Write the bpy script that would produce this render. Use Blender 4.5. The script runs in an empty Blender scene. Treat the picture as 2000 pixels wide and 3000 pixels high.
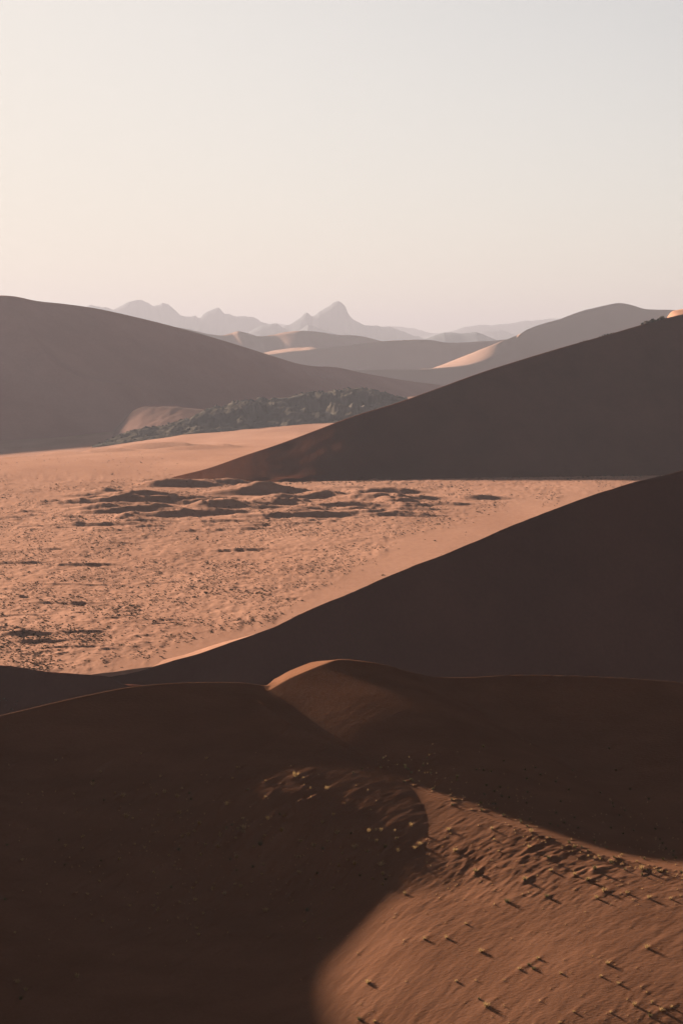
import bpy, math, random
import numpy as np
from mathutils import Vector

SC = bpy.context.scene
COL = SC.collection
random.seed(7)
RNG = np.random.default_rng(11)

# ------------------------------------------------------------------ camera
CAM_Z = 80.0
LENS = 70.0
F_PX = LENS / 24.0 * 2000.0            # focal length in pixels of the 2000 x 3000 photograph
PITCH = math.atan(500.0 / F_PX)        # looking slightly down
cam_data = bpy.data.cameras.new("camera")
cam_data.sensor_fit = 'HORIZONTAL'
cam_data.sensor_width = 24.0
cam_data.lens = LENS
cam_data.clip_start = 1.0
cam_data.clip_end = 120000.0
cam = bpy.data.objects.new("camera", cam_data)
COL.objects.link(cam)
cam.location = (0, 0, CAM_Z)
cam.rotation_euler = (math.pi / 2 - PITCH, 0, 0)
SC.camera = cam

# ------------------------------------------------------------------ light
SUN_AZ = 40.0      # degrees left of the view direction
SUN_EL = 14.5
_a, _e = math.radians(SUN_AZ), math.radians(SUN_EL)
SUN_DIR = Vector((-math.sin(_a) * math.cos(_e), math.cos(_a) * math.cos(_e), math.sin(_e)))
sun_data = bpy.data.lights.new("sun", 'SUN')
sun_data.energy = 5.0
sun_data.angle = math.radians(1.8)
sun_data.color = (1.0, 0.85, 0.69)
sun = bpy.data.objects.new("sun", sun_data)
COL.objects.link(sun)
sun.rotation_euler = SUN_DIR.to_track_quat('Z', 'Y').to_euler()
sun.location = (0, 0, 900)

world = bpy.data.worlds.new("World")
SC.world = world
world.use_nodes = True
nt = world.node_tree
bg = nt.nodes['Background']
bg.inputs['Strength'].default_value = 0.05
sky = nt.nodes.new('ShaderNodeTexSky')
sky.sky_type = 'NISHITA'
sky.sun_disc = False
sky.sun_elevation = _e
sky.sun_rotation = -_a
sky.altitude = 600
sky.air_density = 0.7
sky.dust_density = 2.0
sky.ozone_density = 1.0
# dusty air: soft shoulder on the glow round the sun, washed out and slightly warm
SKY_KNEE = 4.5
def wmath(op, a, b=None):
    n = nt.nodes.new('ShaderNodeMath'); n.operation = op
    for i, v in enumerate((a, b)):
        if v is None: continue
        if isinstance(v, (int, float)): n.inputs[i].default_value = v
        else: nt.links.new(v, n.inputs[i])
    return n.outputs[0]
bw = nt.nodes.new('ShaderNodeRGBToBW'); nt.links.new(sky.outputs[0], bw.inputs[0])
q = wmath('POWER', wmath('DIVIDE', bw.outputs[0], SKY_KNEE), 3.0)
ratio = wmath('DIVIDE', 1.0, wmath('POWER', wmath('ADD', q, 1.0), 1 / 3.0))
hsv = nt.nodes.new('ShaderNodeMix'); hsv.data_type = 'RGBA'; hsv.inputs['Factor'].default_value = 0.70
nt.links.new(sky.outputs[0], hsv.inputs[6]); nt.links.new(bw.outputs[0], hsv.inputs[7])
vm = nt.nodes.new('ShaderNodeVectorMath'); vm.operation = 'SCALE'
nt.links.new(hsv.outputs[2], vm.inputs[0]); nt.links.new(ratio, vm.inputs['Scale'])
vt = nt.nodes.new('ShaderNodeVectorMath'); vt.operation = 'MULTIPLY'
nt.links.new(vm.outputs[0], vt.inputs[0]); vt.inputs[1].default_value = (0.527, 0.488, 0.442)
nt.links.new(vt.outputs[0], bg.inputs['Color'])

vs = SC.view_settings
vs.view_transform = 'Standard'; vs.look = 'None'; vs.gamma = 1.0; vs.exposure = 3.0
vs.use_curve_mapping = False
SC.cycles.use_denoising = True
SC.cycles.max_bounces = 6
SC.cycles.diffuse_bounces = 1
SC.cycles.volume_bounces = 0
HAZE_DENSITY = 6.6e-5
HAZE_COLOR = (0.174, 0.173, 0.202)
HAZE_ANISO = 0.2

# ------------------------------------------------------------------ helpers
def P(px, py, Y):
    """point at depth Y that the photograph shows at pixel (px, py)"""
    x = (px - 1000.0) / F_PX; v = (1500.0 - py) / F_PX
    dy = math.cos(PITCH) + v * math.sin(PITCH)
    dz = -math.sin(PITCH) + v * math.cos(PITCH)
    return np.array((x / dy * Y, Y, CAM_Z + dz / dy * Y))

def project(x, y, z):
    dz = z - CAM_Z
    fwd = y * math.cos(PITCH) - dz * math.sin(PITCH)
    up = y * math.sin(PITCH) + dz * math.cos(PITCH)
    return 1000 + F_PX * x / fwd, 1500 - F_PX * up / fwd

def smooth(e0, e1, x):
    t = np.clip((x - e0) / (e1 - e0), 0, 1)
    return t * t * (3 - 2 * t)

_PERM = np.random.default_rng(5).permutation(4096)
_VAL = np.random.default_rng(6).uniform(-1, 1, 4096)
def vnoise(x, y):
    xi = np.floor(x).astype(np.int64); yi = np.floor(y).astype(np.int64)
    fx = x - xi; fy = y - yi
    u = fx * fx * fx * (fx * (fx * 6 - 15) + 10); v = fy * fy * fy * (fy * (fy * 6 - 15) + 10)
    def h(a, b): return _VAL[_PERM[(_PERM[a & 4095] + b) & 4095]]
    return (h(xi, yi) * (1 - u) + h(xi + 1, yi) * u) * (1 - v) + (h(xi, yi + 1) * (1 - u) + h(xi + 1, yi + 1) * u) * v

def fbm(x, y, octaves=4, gain=0.5, lac=2.03):
    s = np.zeros_like(x, dtype=float); a = 1.0
    for k in range(octaves):
        s += a * vnoise(x + 17.3 * k, y - 9.1 * k); x = x * lac; y = y * lac; a *= gain
    return s

def link(name, me, mat=None, parent=None):
    o = bpy.data.objects.new(name, me)
    COL.objects.link(o)
    if mat is not None and not me.materials: me.materials.append(mat)
    if parent is not None: o.parent = parent
    return o

def tag(o, label=None, category=None, group=None, kind=None):
    if label: o['label'] = label
    if category: o['category'] = category
    if group: o['group'] = group
    if kind: o['kind'] = kind
    return o

def raw_mesh(name, verts, faces, smooth_shade=True):
    """verts (n,3) array; faces (m,k) array"""
    verts = np.asarray(verts, dtype=np.float32); faces = np.asarray(faces, dtype=np.int32)
    me = bpy.data.meshes.new(name)
    m, k = faces.shape
    me.vertices.add(len(verts)); me.vertices.foreach_set('co', verts.ravel())
    me.loops.add(m * k); me.loops.foreach_set('vertex_index', faces.ravel())
    me.polygons.add(m)
    me.polygons.foreach_set('loop_start', np.arange(0, m * k, k, dtype=np.int32))
    me.polygons.foreach_set('use_smooth', np.full(m, smooth_shade))
    me.update(calc_edges=True)
    me.validate()
    return me

def grid_faces(nr, nc):
    i = np.arange(nr - 1)[:, None] * nc + np.arange(nc - 1)[None, :]
    return np.stack([i, i + 1, i + nc + 1, i + nc], -1).reshape(-1, 4)

def grid_mesh(name, X, Y, Z):
    return raw_mesh(name, np.stack([X, Y, Z], -1).reshape(-1, 3), grid_faces(*X.shape))

def spline(pts, n):
    """Catmull-Rom through pts, n samples evenly spread along the length"""
    p = np.asarray(pts, float)
    t = np.r_[0, np.cumsum(np.linalg.norm(np.diff(p[:, :2], axis=0), axis=1) + 1e-6)]
    m = np.zeros_like(p)
    d = np.diff(p, axis=0) / np.diff(t)[:, None]
    m[0], m[-1] = d[0], d[-1]
    w = np.diff(t)[:, None]
    m[1:-1] = (d[:-1] * w[1:] + d[1:] * w[:-1]) / (w[1:] + w[:-1])
    s = np.linspace(0, t[-1], n)
    k = np.clip(np.searchsorted(t, s, side='right') - 1, 0, len(p) - 2)
    h = (t[k + 1] - t[k])[:, None]; u = ((s - t[k])[:, None]) / h
    return ((2 * u**3 - 3 * u**2 + 1) * p[k] + (u**3 - 2 * u**2 + u) * h * m[k]
            + (-2 * u**3 + 3 * u**2) * p[k + 1] + (u**3 - u**2) * h * m[k + 1])

def crest(pix, n):
    return spline([P(*c) for c in pix], n)

def loft(name, lines, rows, profs, mat, rough=0.0, scale=40.0, seed=0):
    """surface through successive polylines; profs shape the height between two of them"""
    out = []
    for k in range(len(lines) - 1):
        A, B = lines[k], lines[k + 1]
        for j in range(rows[k] + (1 if k == len(lines) - 2 else 0)):
            t = j / rows[k]
            w = profs[k](t)
            L = A * (1 - t) + B * t
            L[:, 2] = A[:, 2] * (1 - w) + B[:, 2] * w
            out.append(L)
    V = np.stack(out, 0)
    if rough:
        amp = rough * fbm(V[..., 0] / scale + seed, V[..., 1] / scale + seed * 2, 4)
        V[..., 2] += amp
    return link(name, raw_mesh(name, V.reshape(-1, 3), grid_faces(V.shape[0], V.shape[1])), mat)

def fall(c, d, slope, zf):
    """foot of a slope that leaves crest c in plan direction d"""
    d = np.asarray(d, float); d = d / np.linalg.norm(d)
    b = c.copy(); run = np.maximum(c[:, 2] - zf, 0.5) / slope
    b[:, 0] += d[0] * run; b[:, 1] += d[1] * run; b[:, 2] = zf
    return b

LIN = lambda t: t
def POW(p): return lambda t: t ** p
def ROUND(p): return lambda t: 1 - (1 - t) ** p

# ------------------------------------------------------------------ materials
def material(name):
    m = bpy.data.materials.new(name); m.use_nodes = True
    n = m.node_tree.nodes; b = n['Principled BSDF']
    b.inputs['Roughness'].default_value = 1.0
    b.inputs['Specular IOR Level'].default_value = 0.0
    return m, m.node_tree, b

def sand(name, dark, light, scale=0.05, bump=0.0, bump_scale=3.0, stretch=(1, 1, 1), rot=0.0, grain=0.0, patch=None):
    m, t, b = material(name)
    N, K = t.nodes, t.links
    geo = N.new('ShaderNodeNewGeometry')
    mp = N.new('ShaderNodeMapping'); mp.inputs['Rotation'].default_value = (0, 0, rot); mp.inputs['Scale'].default_value = stretch
    K.new(geo.outputs['Position'], mp.inputs['Vector'])
    n1 = N.new('ShaderNodeTexNoise'); n1.inputs['Scale'].default_value = scale; n1.inputs['Detail'].default_value = 6
    n1.inputs['Roughness'].default_value = 0.6
    K.new(mp.outputs[0], n1.inputs['Vector'])
    rp = N.new('ShaderNodeValToRGB')
    rp.color_ramp.elements[0].position = 0.3; rp.color_ramp.elements[0].color = (*dark, 1)
    rp.color_ramp.elements[1].position = 0.7; rp.color_ramp.elements[1].color = (*light, 1)
    K.new(n1.outputs['Fac'], rp.inputs[0])
    colour = rp.outputs[0]
    if grain:
        n2 = N.new('ShaderNodeTexNoise'); n2.inputs['Scale'].default_value = scale * 40; n2.inputs['Detail'].default_value = 3
        K.new(mp.outputs[0], n2.inputs['Vector'])
        mr = N.new('ShaderNodeMapRange'); mr.inputs['From Min'].default_value = 0.3; mr.inputs['From Max'].default_value = 0.7
        mr.inputs['To Min'].default_value = 1 - grain; mr.inputs['To Max'].default_value = 1 + grain
        K.new(n2.outputs['Fac'], mr.inputs['Value'])
        ml = N.new('ShaderNodeVectorMath'); ml.operation = 'SCALE'
        K.new(colour, ml.inputs[0]); K.new(mr.outputs[0], ml.inputs['Scale'])
        colour = ml.outputs[0]
    K.new(colour, b.inputs['Base Color'])
    if bump:
        n3 = N.new('ShaderNodeTexNoise'); n3.inputs['Scale'].default_value = bump_scale; n3.inputs['Detail'].default_value = 4
        K.new(mp.outputs[0], n3.inputs['Vector'])
        bp = N.new('ShaderNodeBump'); bp.inputs['Strength'].default_value = 1.0; bp.inputs['Distance'].default_value = bump
        K.new(n3.outputs['Fac'], bp.inputs['Height']); K.new(bp.outputs[0], b.inputs['Normal'])
    return m

M_FORE = sand("fore_sand", (0.078, 0.0345, 0.0195), (0.099, 0.0450, 0.0260), 0.12, bump=0.03, bump_scale=2.2, stretch=(1, 2.2, 1), rot=-0.7, grain=0.08)
M_NEAR_SHADE = sand("shaded_red_sand", (0.043, 0.0142, 0.0076), (0.060, 0.0205, 0.0110), 0.03, stretch=(1, 0.35, 1), bump=0.5, bump_scale=0.12, grain=0.06)  # red sand with the shade of the dune fronts darkened into its colour
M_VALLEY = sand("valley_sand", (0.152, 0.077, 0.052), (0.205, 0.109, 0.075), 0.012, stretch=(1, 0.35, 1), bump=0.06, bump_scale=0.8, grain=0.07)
M_MID = sand("mid_sand", (0.155, 0.063, 0.046), (0.19, 0.08, 0.058), 0.008, grain=0.05, bump=3.0, bump_scale=0.03)
M_FAR = sand("far_sand", (0.17, 0.10, 0.075), (0.20, 0.12, 0.09), 0.002)
M_BANK = sand("pink_sand", (0.10, 0.056, 0.045), (0.125, 0.07, 0.056), 0.03, grain=0.06)
M_PLAIN = sand("plain_sand", (0.30, 0.17, 0.11), (0.34, 0.2, 0.13), 0.001)
M_MOUNT = sand("mountain_rock", (0.055, 0.058, 0.062), (0.085, 0.086, 0.09), 0.001)
M_ROCK = sand("dark_rock", (0.028, 0.023, 0.019), (0.06, 0.047, 0.037), 0.3, grain=0.2)

# ------------------------------------------------------------------ wide plain to the horizon
FAR_Z = -60.0
pl = raw_mesh("plain", [(-24000, 3300, FAR_Z - 2), (24000, 3300, FAR_Z - 2), (24000, 42000, FAR_Z - 2), (-24000, 42000, FAR_Z - 2),
                        (-24000, -900, FAR_Z - 2), (24000, -900, FAR_Z - 2)], [(0, 1, 2, 3), (4, 5, 1, 0)])
tag(link("desert_plain", pl, M_PLAIN), "flat desert plain reaching to the hazy horizon", "plain", kind='structure')

# ------------------------------------------------------------------ far mountains
def mountain(name, pix, depth, label, thick=900, seed=1, rough=22, foot=-62, n=160):
    n = 260
    q0 = np.array([P(a, b, depth) for a, b in pix]); q1 = spline(q0, n)
    c = q1.copy(); c[:, 2] = 0.45 * q1[:, 2] + 0.55 * np.interp(c[:, 0], q0[:, 0], q0[:, 2])
    c[:, 2] += rough * 0.62 * fbm(c[:, 0] / 170 + seed, c[:, 0] * 0 + seed, 4, 0.6)
    f = c.copy(); f[:, 1] -= thick; f[:, 2] = foot
    bk = c.copy(); bk[:, 1] += thick; bk[:, 2] = foot
    out = []
    for A, B, m in ((f, c, 14), (c, bk, 8)):
        for j in range(m):
            t = j / m
            L = A * (1 - t) + B * t
            w = t ** 1.5 if A is f else 1 - (1 - t) ** 0.8
            L[:, 2] = A[:, 2] * (1 - w) + B[:, 2] * w
            k = math.sin(math.pi * t)
            L[:, 2] += k * rough * 2.2 * (0.6 - 1.7 * np.abs(fbm(L[:, 0] / 300 + seed * 3, L[:, 1] / 1100 + seed, 4)))
            out.append(L)
    out.append(bk)
    V = np.stack(out, 0)
    o = link(name, raw_mesh(name, V.reshape(-1, 3), grid_faces(*V.shape[:2])), M_MOUNT)
    return tag(o, label, "mountain", kind='structure')

mountain("mountain", [(180, 950), (262, 898), (285, 897), (300, 903), (332, 905), (376, 884), (434, 883), (450, 894), (472, 888), (504, 897), (529, 924), (561, 928), (574, 924), (587, 929), (596, 918),
    (619, 907), (644, 907), (657, 921), (676, 921), (692, 926), (714, 922), (749, 928), (765, 940), (784, 947), (815, 975), (860, 1010)], 19500,
    "pale blue-grey mountain range with rounded summits behind the big shaded dune", seed=3)
mountain("mountain", [(700, 995), (733, 972), (759, 959), (790, 949), (810, 948), (829, 959), (842, 969), (880, 1000)], 16500,
    "small dark-toned hill between the rounded range and the pointed peak", seed=9, rough=12)
mountain("mountain", [(770, 1000), (832, 959), (877, 937), (896, 921), (915, 932), (938, 912), (957, 905), (975, 893), (989, 887), (1000, 892), (1011, 902), (1020, 924), (1045, 943),
    (1064, 953), (1102, 959), (1134, 958), (1179, 972), (1236, 994), (1290, 1015)], 18000,
    "hazy mountain with the tall pointed peak at the centre of the skyline", seed=5)
mountain("mountain", [(850, 990), (877, 967), (902, 950), (920, 955), (944, 965), (976, 975), (1010, 995)], 16000,
    "low conical hill in front of the pointed peak", seed=12, rough=10)
mountain("mountain", [(760, 975), (800, 946), (842, 953), (900, 962), (1060, 962), (1102, 956), (1185, 956), (1217, 963), (1255, 973), (1330, 985), (1400, 1000)], 27000,
    "very pale distant ridge to the right of the pointed peak", seed=7, rough=14)
mountain("mountain", [(1220, 990), (1338, 966), (1380, 955), (1415, 950), (1440, 953), (1478, 945), (1510, 946), (1536, 939), (1580, 938), (1625, 934), (1700, 930), (1800, 950), (1900, 990)], 25000,
    "very pale flat-topped range behind the dune with the bright crescent", seed=15, rough=14)
mountain("mountain", [(1380, 995), (1408, 972), (1440, 968), (1466, 968), (1490, 975), (1510, 982), (1560, 1000)], 20500,
    "small pale hill just left of the dune with the bright crescent", seed=18, rough=10)
mountain("mountain", [(1200, 1010), (1236, 994), (1270, 981), (1300, 973), (1330, 974), (1357, 975), (1395, 972), (1420, 981), (1446, 991), (1480, 1010)], 12500,
    "darker low rocky hill above the middle far dune", seed=21, rough=9)

# ------------------------------------------------------------------ far dunes
def dune(o, label): return tag(o, label, "dune", kind='structure')

c = crest([(430, 952, 7400), (500, 956, 7450), (561, 966, 7500), (620, 977, 7500), (650, 980, 7500), (675, 975, 7500), (698, 969, 7480), (725, 975, 7500), (759, 983, 7550), (800, 977, 7550), (840, 970, 7520), (880, 968, 7500),
           (930, 973, 7550), (1000, 979, 7600), (1064, 984, 7650), (1121, 999, 7700), (1250, 1030, 7800)], 160)
dune(loft("far_dune", [fall(c, (0.3, -1), 0.5, FAR_Z), c, fall(c, (-0.3, 1), 0.2, FAR_Z)], [20, 12], [POW(1.2), ROUND(1.6)], M_FAR, 3, 120, 2),
     "farthest mauve dune with a small pointed top below the mountains")
c = crest([(560, 1085, 6350), (740, 1046, 6420), (830, 1032, 6450), (890, 1027, 6500), (1000, 1015, 6550), (1064, 1004, 6600), (1128, 998, 6620), (1191, 996, 6640), (1274, 997, 6640),
           (1290, 1000, 6640), (1338, 1004, 6680), (1415, 999, 6700), (1478, 994, 6720), (1600, 1000, 6800)], 160)
up = c.copy(); px_c = 1000 + c[:, 0] / c[:, 1] * F_PX
k = smooth(700, 760, px_c) * (1 - smooth(900, 990, px_c))
up[:, 1] += 500; up[:, 2] += k * 9 - (1 - k) * 40
dune(loft("far_dune", [fall(c, (0.35, -1), 0.5, FAR_Z), c, up, fall(up, (-0.3, 1), 0.2, FAR_Z)], [20, 8, 10], [POW(1.15), ROUND(1.3), ROUND(1.4)], M_FAR, 2.5, 100, 4),
     "long low mauve dune in the middle distance with a sunlit flat behind its left end")
cr = [(940, 1088, 5150), (1064, 1083, 5200), (1160, 1083, 5220), (1261, 1081, 5250), (1344, 1074, 5300), (1408, 1059, 5380), (1459, 1037, 5480), (1497, 1010, 5600), (1522, 979, 5760), (1542, 967, 5860), (1574, 954, 5950), (1638, 935, 6050),
      (1701, 912, 6150), (1765, 896, 6250), (1816, 888, 6330), (1835, 890, 6360), (1886, 903, 6430), (1925, 907, 6480), (1982, 908, 6550), (2100, 925, 6700), (2300, 960, 6900)]
c = crest(cr, 220)
px_c = 1000 + c[:, 0] / c[:, 1] * F_PX
out_rows = np.interp(px_c, [1200, 1261, 1332, 1408, 1472, 1522, 1600], [1078, 1080, 1054, 1023, 998, 978, 960])
up = c.copy()
for i in range(len(c)):
    if 1230 < px_c[i] < 1535:
        up[i] = P(px_c[i], out_rows[i], c[i, 1] + 60 + 380 * smooth(0, 300, np.array(abs(1523 - px_c[i]))))
    else:
        up[i, 1] += 60; up[i, 2] -= 8
dune(loft("far_dune", [fall(c, (0.35, -1), 0.5, FAR_Z), c, up, fall(up, (-0.3, 1), 0.22, FAR_Z)], [24, 10, 12], [POW(1.15), LIN, ROUND(1.3)], M_FAR, 1.2, 120, 6),
     "tall mauve dune with a bright sunlit crescent along its left crest")
c = crest([(1100, 1170, 4150), (1153, 1155, 4180), (1230, 1141, 4220), (1312, 1131, 4260), (1420, 1125, 4300)], 60)
dune(loft("far_dune", [fall(c, (0.3, -1), 0.5, FAR_Z), c, fall(c, (-0.3, 1), 0.25, FAR_Z)], [12, 10], [POW(1.1), ROUND(1.4)], M_MID, 1.0, 80, 8),
     "small brown dune wedge squeezed behind the rocky hill")

# ------------------------------------------------------------------ big dune on the left
cl = [(-1300, 960, 2850), (-1050, 890, 2900), (-800, 872, 2960), (-620, 890, 3000), (-520, 885, 3020), (-430, 892, 3040), (-340, 925, 3068), (-250, 962, 3100), (-165, 930, 3133), (-90, 880, 3165), (0, 865, 3200), (38, 867, 3215), (102, 880, 3235), (191, 890, 3270), (281, 903, 3310), (383, 925, 3350), (485, 950, 3400), (574, 974, 3450), (689, 1008, 3530),  # out-of-view crest is shaped with a dip to let sun onto the sand bank
      (791, 1040, 3600), (893, 1069, 3700), (930, 1073, 3740), (969, 1074, 3780), (1071, 1094, 3900), (1173, 1112, 4020), (1288, 1128, 4150), (1420, 1150, 4300)]
c = crest(cl, 420)
px_c = 1000 + c[:, 0] / c[:, 1] * F_PX
base = np.stack([np.interp(px_c, [-1300, -200, 0, 200, 400, 575, 800, 1000, 1288, 1420], [-1180, -560, -440, -330, -250, -170, -60, 40, 200, 330]),
                 np.interp(px_c, [-1300, -200, 0, 200, 400, 575, 800, 1000, 1288, 1420], [2450, 2740, 2780, 2880, 3080, 3180, 3330, 3530, 3850, 4080]),
                 np.interp(px_c, [-1300, 100, 330, 420, 1000, 1420], [-64, -64, -56, -44, -36, -62])], -1)
def soften(a, k=25):
    w = np.ones(k) / k
    return np.stack([np.convolve(np.pad(a[:, i], k // 2, mode='edge'), w, 'valid')[:len(a)] for i in range(3)], -1)
base = soften(base)
back = fall(c, (-0.7, 0.7), 0.22, FAR_Z - 4)
rows = []
spur = spline([P(20, 870, 3190), P(60, 935, 3120), P(110, 1030, 3060), P(165, 1100, 3020), P(230, 1152, 3010), P(300, 1180, 3030), P(400, 1195, 3080)], 80)
V = []
NR = 110
for j in range(NR + 1):
    t = j / NR
    L = base * (1 - t) + c * t
    w = t ** 1.12
    L[:, 2] = base[:, 2] * (1 - w) + c[:, 2] * w
    L[:, 2] += math.sin(math.pi * t) ** 0.7 * 2.0 * fbm(L[:, 0] / 90 + L[:, 1] / 200, L[:, 1] / 160, 4)
    V.append(L)
V = np.stack(V, 0)
dxy = np.full(V.shape[:2], 1e9)
for s_ in spur: dxy = np.minimum(dxy, np.hypot(V[..., 0] - s_[0], V[..., 1] - s_[1]))
V[..., 2] += 26.0 * np.exp(-dxy / 40.0) * np.sin(np.pi * np.clip(np.linspace(0, 1, NR + 1), 0, 1))[:, None] ** 0.6
Bk = []
for j in range(1, 25):
    t = j / 24
    L = c * (1 - t) + back * t
    w = t ** 1.3
    L[:, 2] = c[:, 2] * (1 - w) + back[:, 2] * w
    Bk.append(L)
V = np.concatenate([V, np.stack(Bk, 0)], 0)
dune(link("large_dune", raw_mesh("large_dune", V.reshape(-1, 3), grid_faces(*V.shape[:2])), M_MID),
     "huge shaded mauve-brown dune with a long descending crest on the left")

# ------------------------------------------------------------------ valley floor
HUMMOCKS = []      # x, y, half length, height, tilt
def hummock(px, row, half_px, h, tilt=0.0):
    y = CAM_Z * F_PX / (row - 1000.0)
    if row < 1400: y = 1800.0 - (row - 1355) * 9
    x = (px - 1000) / F_PX * y
    HUMMOCKS.append((x, y, half_px / F_PX * y * 1.45, h * 1.3, tilt))
for a in [(470, 1352, 170, 5.0, 0.05), (300, 1360, 130, 3.0, -0.02), (560, 1362, 120, 3.5, 0.1), (180, 1363, 90, 2.0, 0), (420, 1372, 60, 1.5, 0), (630, 1357, 90, 3, 0),
          (530, 1424, 120, 3.2, 0.12), (690, 1420, 50, 1.4, 0), (410, 1462, 110, 3.0, 0.2), (470, 1476, 120, 1.6, 0.15), (600, 1478, 90, 2.2, 0.1), (700, 1452, 110, 1.8, 0.0), (800, 1447, 150, 2.2, -0.03),
          (870, 1462, 120, 1.6, 0.05), (960, 1456, 90, 1.8, 0), (1130, 1446, 110, 2.8, -0.02), (1060, 1466, 90, 1.6, 0), (1180, 1476, 70, 2.2, 0), (1000, 1490, 120, 1.9, 0.06), (720, 1496, 160, 1.8, 0.08), (560, 1512, 120, 1.8, 0.1),
          (850, 1512, 110, 1.4, 0.05), (1220, 1494, 80, 1.2, 0), (1320, 1480, 70, 1.2, 0), (1400, 1463, 90, 1.6, -0.03), (1240, 1464, 60, 1.2, 0), (960, 1515, 80, 1.2, 0), (640, 1530, 90, 1.0, 0.05), (350, 1500, 130, 1.4, 0.1), (260, 1540, 140, 1.2, 0.05),
          (700, 1612, 90, 0.9, 0.02), (250, 1658, 110, 0.9, 0.0), (60, 1652, 90, 0.6, 0), (330, 1593, 60, 0.6, 0), (120, 1615, 50, 0.6, 0), (230, 1715, 160, 0.4, 0), (60, 1866, 90, 0.9, 0.0), (20, 1845, 80, 0.5, 0), (90, 1885, 110, 0.7, 0), (220, 1772, 60, 0.5, 0),
          (130, 1772, 60, 0.45, 0), (230, 1858, 90, 0.5, 0), (40, 1805, 90, 0.35, 0), (200, 1905, 120, 0.4, 0), (330, 1480, 60, 1.2, 0.1), (120, 1480, 70, 0.9, 0), (300, 1448, 60, 1.0, 0)]:
    hummock(*a)
for _ in range(75):
    r = random.gauss(1480, 26)
    hummock(random.uniform(240, 1230), r, random.uniform(45, 120), random.uniform(0.6, 1.5), random.uniform(-0.05, 0.15))
for _ in range(230):
    r = random.uniform(1395, 1560)
    hummock(random.uniform(-50, 1350 - (r - 1400) * 2.0), r, random.uniform(16, 70), random.uniform(0.25, 0.75), random.uniform(-0.1, 0.2))
for _ in range(130):
    r = random.uniform(1560, 1940)
    hummock(random.uniform(-50, 1000 - (r - 1560) * 1.7), r, random.uniform(12, 45), random.uniform(0.12, 0.35), random.uniform(-0.1, 0.15))

def floor_base(x, y):
    z = np.interp(x, [-700, -420, -300, -200, -50, 200], [-59, -57, -50, -38, -27, -20]) * smooth(1120, 2480, y)
    lim = np.interp(x, [-400, -66, -60, -55.6, -50.9, -41, -31, -20.3, -9.4, -1.6, 13.5, 25.6, 51, 77.9, 101.8, 131, 250], [475, 474, 474, 477, 482, 490, 498, 506, 515, 521, 532, 542, 561, 579, 595, 613, 650])
    z = np.where(y < lim, -1.6 * np.maximum(lim - y, 0), z)
    return z

ROWS = np.r_[np.geomspace(420, 470, 12), CAM_Z * F_PX / (np.linspace(1988, 1405, 470) - 1000.0), np.linspace(1165, 3700, 150)]
ROWS = np.unique(ROWS)
U = np.linspace(-0.215, 0.215, 760)
FX = ROWS[:, None] * U[None, :]; FY = np.repeat(ROWS[:, None], len(U), 1)
FZ = floor_base(FX, FY)
FPX, FROW = project(FX, FY, FZ)
def smooth_zone(px, row):
    """1 on the bare apron of sand that runs down from the near dune"""
    edge = np.interp(px, [200, 480, 640, 850, 960, 1130, 1190, 1500, 1900, 2100], [1995, 1905, 1862, 1790, 1705, 1630, 1568, 1478, 1416, 1398])
    edge = edge + 14 * vnoise(px / 60, px * 0) + 8 * vnoise(px / 17, px * 0 + 4)
    return smooth(-25, 25, row - edge)
bare = smooth_zone(FPX, FROW)
rough_amp = (1 - bare) * smooth(1370, 1400, FROW)
FZ += rough_amp * (0.145 * fbm(FX / 2.4, FY / 6.5, 3) + 0.30 * np.maximum(0, fbm(FX / 22.0, FY / 18.0, 3)))
FZ += 0.5 * fbm(FX / 60, FY / 90, 2) * smooth(480, 560, FY)
for (hx, hy, hl, hh, tl) in HUMMOCKS:
    r0, r1 = np.searchsorted(ROWS, [hy - hh * 8 - 8, hy + hh * 16 + 8])
    if r1 <= r0: continue
    sx = FX[r0:r1]; sy = FY[r0:r1]
    u = (sx - hx) / hl
    yc = hy + tl * (sx - hx) + 0.25 * hl * u * u + 0.16 * hl * vnoise(sx / hl * 2.0 + hx, sy * 0 + hh) + 0.03 * hl * vnoise(sx / hl * 7 + hx, sy * 0 + hh)
    d = sy - yc
    prof = np.where(d > 0, np.clip(1 - d / (hh * 12), 0, 1) ** 1.3, np.clip(1 + d / (hh * 2.0), 0, 1) ** 1.1)
    FZ[r0:r1] += hh * prof * np.clip(1 - u * u, 0, 1) ** 2
tag(link("valley_floor", grid_mesh("valley_floor", FX, FY, FZ), M_VALLEY),
    "wide sunlit pinkish sand valley floor with low hummocks", "ground", kind='structure')

def floor_z(x, y):
    r = np.clip(np.searchsorted(ROWS, y) - 1, 0, len(ROWS) - 2)
    fr = (y - ROWS[r]) / (ROWS[r + 1] - ROWS[r])
    cu = np.clip((x / y - U[0]) / (U[1] - U[0]), 0, len(U) - 1.001); ci = cu.astype(int); fc = cu - ci
    return ((FZ[r, ci] * (1 - fc) + FZ[r, ci + 1] * fc) * (1 - fr) + (FZ[r + 1, ci] * (1 - fc) + FZ[r + 1, ci + 1] * fc) * fr)

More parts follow.
